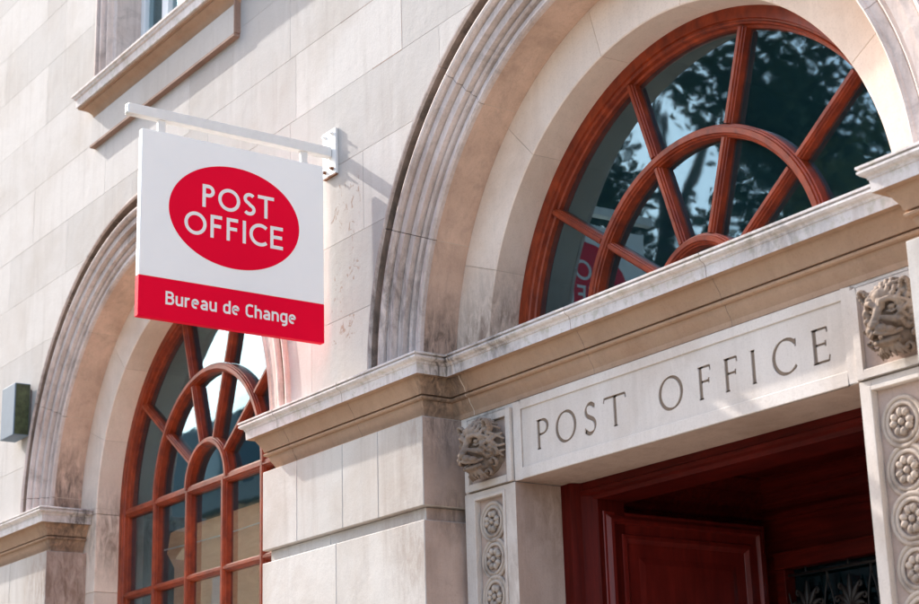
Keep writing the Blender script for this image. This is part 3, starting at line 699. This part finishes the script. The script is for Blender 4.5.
bm = bmesh.new(); box(bm, WX0+.012, WX1-.002, -.030, .02, 4.055, 4.2265); apron = obj('window_apron', bm, M['wall'], B, bevel=.002)
bm = bmesh.new(); box(bm, WX0+.008, WX1+.004, -.036, .02, 4.036, 4.0545); box(bm, WX1-.0015, WX1+.010, -.036, .02, 4.0545, 4.30)
obj('apron_fillet', bm, M['brown_stone'], B, bevel=.002)
bm = bmesh.new(); yw = .20; a, b_ = WX0+.186, WX1-.186
for x in (a, a+.30, a+.34, (a+b_)/2-.03, b_-.10):
    box(bm, x, x+(.055 if x == a else .045), yw, yw+.06, 4.38, 6.5)
box(bm, a, b_, yw-.004, yw+.07, 4.38, 4.46)
wf = obj('sash_window', bm, M['upvc'], B, bevel=.003)
bm = bmesh.new(); box(bm, a, b_, yw+.03, yw+.034, 4.4, 6.5); o = obj('sash_glass', bm, M['glass'], wf); o.location = (0, 0, 0)
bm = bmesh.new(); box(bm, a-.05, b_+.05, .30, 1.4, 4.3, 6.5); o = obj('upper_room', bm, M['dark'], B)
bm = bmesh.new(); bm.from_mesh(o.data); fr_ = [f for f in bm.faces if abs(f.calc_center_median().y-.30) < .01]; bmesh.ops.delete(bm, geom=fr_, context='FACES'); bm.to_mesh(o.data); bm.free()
# plain upper storey and roof parapet, out of frame
bm = bmesh.new(); box(bm, -17.2, -.9, 0, .3, 6.9, 9.5); obj('parapet', bm, M['wall'], B)
bm = bmesh.new(); box(bm, -17.2, -.9, 4.6, 4.8, -1.6, 9.5); box(bm, -17.2, -17.0, .3, 4.6, -1.6, 9.5); box(bm, -1.1, -.9, .3, 4.6, -1.6, 9.5); box(bm, -17.2, -.9, .3, 4.6, 9.3, 9.5)
obj('rear_walls', bm, M['wall'], B)

# plywood sheet standing behind the left window, with a wire strung across it
PW = empty('plywood_screen', (-8.5, .58, .8+H-1.6), 'sheet of plywood standing inside behind the lower panes of the left arched window', 'screen')
m, n, p = nodes('plywood'); g_ = noise(n, coords(n, (1.2, 1.2, 7)), 2.2, 6, .6, 2.5)
n.links.new(mixc(n, ramp(n, g_, .3, .7), (.86, .47, .25), (.70, .34, .16)), p.inputs['Base Color']); p.inputs['Roughness'].default_value = .6
bm = bmesh.new(); prism(bm, [(-9.36, 1.50), (-9.46, 1.60), (-9.42, 1.715), (-9.34, 1.7225), (-7.56, 1.7225), (-7.56, -1.4), (-9.36, -1.4)], 'y', .565, .583); obj('board', bm, m, PW)
bm = bmesh.new(); box(bm, -8.5, -8.43, .584, .64, -1.4, 1.70); obj('batten', bm, m, PW)
bm = bmesh.new(); tube(bm, [(-9.5+.2*i, .545, 1.62-.02*math.sin(i*.35)) for i in range(11)], .004, 6); obj('wire', bm, M['steelw'], PW)

# ================================================================== hanging sign
SXF = -6.580; STH = .034; SY0, SY1, SZ0, SZ1 = -.983, -.064, 2.115, 2.972
S = empty('hanging_sign', (-6.6, 0, 2.94+H), 'white and red projecting sign reading POST OFFICE Bureau de Change on a steel arm', 'sign')
bm = bmesh.new(); ZB = 2.2985
box(bm, SXF-STH, SXF, SY0, SY1, ZB, SZ1); panel = obj('sign_panel', bm, M['white'], S, bevel=.002)
bm = bmesh.new(); box(bm, SXF-STH-.0006, SXF+.0006, SY0-.0006, SY1+.0006, SZ0, ZB); obj('red_band', bm, M['red'], S, bevel=.002)
def face_put(side):
    if side > 0: return lambda u, v, t: (SXF+.0004+t, u, v)
    return lambda u, v, t: (SXF-STH-.0004-t, (SY0+SY1)-u, v)
for side in (1, -1):
    put = face_put(side)
    bm = bmesh.new(); pts = [(-.522+.327*math.cos(R(a)), 2.6335+.239*math.sin(R(a))) for a in range(0, 360, 3)]
    A = [bm.verts.new(put(u, v, 0)) for u, v in pts]; C_ = [bm.verts.new(put(u, v, .0012)) for u, v in pts]
    bm.faces.new(A); bm.faces.new(C_[::-1])
    for i in range(len(A)): j = (i+1) % len(A); bm.faces.new((A[i], A[j], C_[j], C_[i]))
    obj('red_oval', bm, M['red'], S)
    bm = bmesh.new()
    P1 = [('P', -.688, -.628), ('O', -.610, -.500), ('S', -.484, -.420), ('T', -.410, -.327)]
    P2 = [('O', -.774, -.666), ('F', -.647, -.590), ('F', -.567, -.510), ('I', -.486, -.470), ('C', -.452, -.366), ('E', -.347, -.281)]
    bm.free()
    for row, z0 in ((P1, 2.6585), (P2, 2.5215)):
        bm = bmesh.new()
        for ch, a, b_ in row: glyph(bm, GILL, ch, T, (b_-a)/GILL[ch][0], .107, a, z0, put, .0010, .0022)
        obj('lettering', bm, M['letter'], S)
    bm = bmesh.new()
    txt = 'Bureau de Change'; gap = .10
    W = sum((DIN[c][0] if c != ' ' else .26)+gap for c in txt)-gap; sx = (.857-.213)/W; x = -.857
    for c in txt:
        if c != ' ': glyph(bm, DIN, c, .165, sx, .060, x, 2.1825, put, .0006, .0014)
        x += ((DIN[c][0] if c != ' ' else .26)+gap)*sx
    obj('lettering', bm, M['letter'], S)
bm = bmesh.new()
box(bm, -6.620, -6.578, -1.050, -.018, 3.030, 3.078); arm = obj('arm', bm, M['steelw'], S, bevel=.003, seg=2)
bm = bmesh.new(); box(bm, -6.614, -6.584, -1.0525, -1.0502, 3.036, 3.072)
ec = obj('end_cap', bm, M['steelw'], S)
bm = bmesh.new()
for dz in (.010, -.010): cyl(bm, (-6.599, -1.0530, 3.054+dz), (0, 1, 0), .006, .001)
box(bm, -6.612, -6.592, -1.0532, -1.0522, 3.034, 3.040)
obj('end_cap_holes', bm, M['holes'], S)
for y in (-.885, -.160):
    bm = bmesh.new(); box(bm, -6.608, -6.588, y-.018, y+.018, SZ1-.03, 3.033); obj('hanger', bm, M['steelw'], S, bevel=.002)
bm = bmesh.new(); box(bm, -6.664, -6.548, -.016, -.0005, 2.942, 3.170); pl = obj('wall_plate', bm, M['steelw'], S, bevel=.002)
bm = bmesh.new(); box(bm, -6.662, -6.550, -.0155, -.001, 2.936, 2.9425); obj('plate_rust_edge', bm, M['rust'], S)
for (x, z) in ((-6.640, 3.145), (-6.572, 3.145), (-6.640, 2.968), (-6.572, 2.968)):
    bm = bmesh.new(); cyl(bm, (x, -.021, z), (0, 1, 0), .009, .010, 6); cyl(bm, (x, -.029, z), (0, 1, 0), .005, .012, 10); obj('bolt', bm, M['rust'] if z < 3 else M['steelw'], S)

# ================================================================== small steel box on the wall
Q = empty('wall_box', (-10.37, 0, 2.58+H), 'small steel alarm box screwed to the wall left of the window arch', 'alarm box')
bm = bmesh.new(); box(bm, -10.475, -10.256, -.115, -.012, 2.408, 2.742); obj('casing', bm, M['steel'], Q, bevel=.004, seg=2)
bm = bmesh.new(); box(bm, -10.2555, -10.2525, -.108, -.018, 2.415, 2.735); obj('side_reflection', bm, M['green_reflection'], Q)
bm = bmesh.new(); box(bm, -10.43, -10.27, -.012, 0, 2.44, 2.71); obj('back_plate', bm, M['dirty'], Q)

# ================================================================== street, for bounce light and reflections
def sheet(name, x0, x1, y0, y1, z, m, kind='structure'):
    bm = bmesh.new(); box(bm, x0, x1, y0, y1, z-.3, z); return tag(obj(name, bm, m, lift=False), kind=kind)
asph = simple('asphalt', (.06, .058, .055), .85, bump=.4, var=.35, scale=12)
def paving():
    m, n, p = nodes('york_stone_paving'); v = coords(n)
    b = N(n, 'TexBrick'); n.links.new(v, b.inputs['Vector']); b.inputs['Scale'].default_value = 1.4
    b.inputs['Color1'].default_value = (.30, .26, .21, 1); b.inputs['Color2'].default_value = (.24, .205, .17, 1); b.inputs['Mortar'].default_value = (.15, .13, .11, 1); b.inputs['Mortar Size'].default_value = .01
    n.links.new(b.outputs[0], p.inputs['Base Color']); p.inputs['Roughness'].default_value = .8; return m
pav = paving()
sheet('ground', -150, 150, -150, 150, -.02, simple('distant_ground', (.22, .21, .18), .9, var=.3, scale=.2))
sheet('road', -150, 150, -11.5, -4.9, .0, asph)
sheet('pavement', -150, 150, -4.9, 0.6, .12, pav); sheet('far_pavement', -150, 150, -15, -11.5, .12, pav)

def leaves(bm, cx, cy, cz, rx, ry, rz, n, size, rnd, clumps=34):
    cl = []
    for _ in range(clumps):
        while True:
            p = Vector((rnd.uniform(-1, 1), rnd.uniform(-1, 1), rnd.uniform(-1, 1)))
            if .25 < p.length < 1: break
        cl.append((p, rnd.uniform(.16, .34)))
    for _ in range(n):
        c, rr = rnd.choice(cl); q = Vector((rnd.gauss(0, 1), rnd.gauss(0, 1), rnd.gauss(0, .8))).normalized()*rr*rnd.random()**.4
        p = c+q; P = Vector((cx+p.x*rx, cy+p.y*ry, cz+p.z*rz))
        a = Vector((rnd.uniform(-1, 1), rnd.uniform(-1, 1), rnd.uniform(-1, 1))).normalized(); b = a.orthogonal().normalized(); s = size*rnd.uniform(.6, 1.5)
        f = bm.faces.new([bm.verts.new(P+a*s), bm.verts.new(P+b*s*.55), bm.verts.new(P-a*s), bm.verts.new(P-b*s*.55)]); f.material_index = 0
def leafmat(name, c):
    m, n, p = nodes(name); g = N(n, 'NewGeometry'); cc = mixc(n, g.outputs['Random Per Island'], c, tuple(x*.45 for x in c)); n.links.new(cc, p.inputs['Base Color'])
    p.inputs['Roughness'].default_value = .6; return m
bark = simple('bark', (.09, .065, .045), .9, bump=.6, var=.4)
def tree(x, y, ht, rx, rz, col, label, n=16000, size=.12, seed=1):
    rnd = random.Random(seed); t = empty('street_tree', (x, y, 0), label, 'tree', 'trees across the street')
    bm = bmesh.new(); leaves(bm, 0, 0, ht-rz, rx, rx, rz, n, size, rnd, 46)
    me = bpy.data.meshes.new('crown'); bm.to_mesh(me); bm.free(); me.materials.append(col); o = bpy.data.objects.new('crown', me); COL.objects.link(o); o.parent = t
    bm = bmesh.new(); tube(bm, [(0, 0, 0), (.1, 0, ht*.3), (0, .1, ht*.6), (.1, .1, ht*.9)], .3, 10, rads=[.42, .32, .22, .05])
    for k in range(9):
        a = k*2.4; z = ht*(.32+.05*k); tube(bm, [(0, 0, z), (rx*.35*math.cos(a), rx*.35*math.sin(a), z+.8), (rx*.75*math.cos(a), rx*.75*math.sin(a), z+1.9)], .1, 6, rads=[.13, .09, .03])
    me = bpy.data.meshes.new('trunk'); bm.to_mesh(me); bm.free(); me.materials.append(bark); o = bpy.data.objects.new('trunk', me); COL.objects.link(o); o.parent = t
tree(-21, -14.5, 15.5, 4.2, 6.2, leafmat('dark_evergreen', (.05, .07, .022)), 'dark evergreen tree reflected in the fanlight above the entrance', 34000, .10, 3)
tree(-15.2, -15.5, 14.0, 3.4, 5.6, leafmat('olive_leaves', (.14, .14, .035)), 'olive green tree at the right of the reflected pair', 20000, .10, 9)

def opp(name, x0, x1, y, ht, mat, label, gable=0, storeys=3):
    t = empty(name, ((x0+x1)/2, y, 0), label, 'building', 'buildings across the street')
    X0, X1 = x0-(x0+x1)/2, x1-(x0+x1)/2
    bm = bmesh.new(); box(bm, X0, X1, -8, 0, 0, ht)
    def put(o): o.parent = t; return o
    w = obj('wall', bm, mat, None, lift=False); put(w)
    bm = bmesh.new()
    if gable: prism(bm, [(0, ht), (-4, ht+gable), (-8, ht)], 'x', X0-.2, X1+.2)
    else: box(bm, X0-.2, X1+.2, -8, .25, ht, ht+.35)
    put(obj('roof', bm, simple('slate_'+name, (.10, .11, .12), .6, var=.3), None, lift=False))
    nw = max(2, int((X1-X0)/2.6))
    for s in range(storeys):
        for k in range(nw):
            cx = X0+(k+.5)*(X1-X0)/nw; cz = 1.3+s*ht/storeys
            bm = bmesh.new(); box(bm, cx-.5, cx+.5, .0, .03, cz, cz+1.5); box(bm, cx-.6, cx+.6, .0, .10, cz-.1, cz-.005)
            put(obj('window', bm, simple('w', (.10, .13, .15), .15), None, lift=False))
opp('brick_house', -36, -21.5, -11.6, 7.9, simple('tan_stock_brick', (.72, .42, .23), .85, var=.2, scale=3), 'low tan brick house across the street reflected in the left arched window', 0, 2)
opp('grey_house', -60, -37.5, -15, 11.6, simple('grey_render', (.16, .18, .19), .85, var=.15, scale=2), 'tall grey rendered house farther along the opposite side of the street', 2.4, 4)
opp('slate_house', -37.4, -25, -17, 11.0, simple('blue_grey_render', (.14, .17, .18), .85, var=.15, scale=2), 'blue grey house standing behind the low tan one', 1.5, 3)
0 and opp('right_house', -8, 14, -15, 10, simple('cream_stucco', (.55, .50, .42), .85, var=.1, scale=2), 'cream stucco house straight across from the post office entrance', 0, 3)

NB = empty('added_bounce_building', (9, 2, 0), 'added warm building out of view, right of the post office, to bounce light onto it', 'building')  # unseen block added to send warm bounce onto right-facing stone
bm = bmesh.new(); box(bm, -4.5, 6, -3.6, 8, .12, 11); w = obj('wall', bm, simple('warm_bounce_wall', (.66, .47, .33), .9, var=.12, scale=2), None, lift=False); w.parent = NB
bm = bmesh.new(); box(bm, -4.8, 6.2, -3.9, 8.2, 11, 11.4); w = obj('roof_cornice', bm, M['cornice'], None, lift=False); w.parent = NB
for zz in (1.2, 4.6, 8.0):
    for yy in (-2.6, -.4):
        bm = bmesh.new(); box(bm, -4.53, -4.501, yy, yy+1.0, zz, zz+1.9); w = obj('window', bm, simple('window_glass', (.10, .12, .13), .1), None, lift=False); w.parent = NB
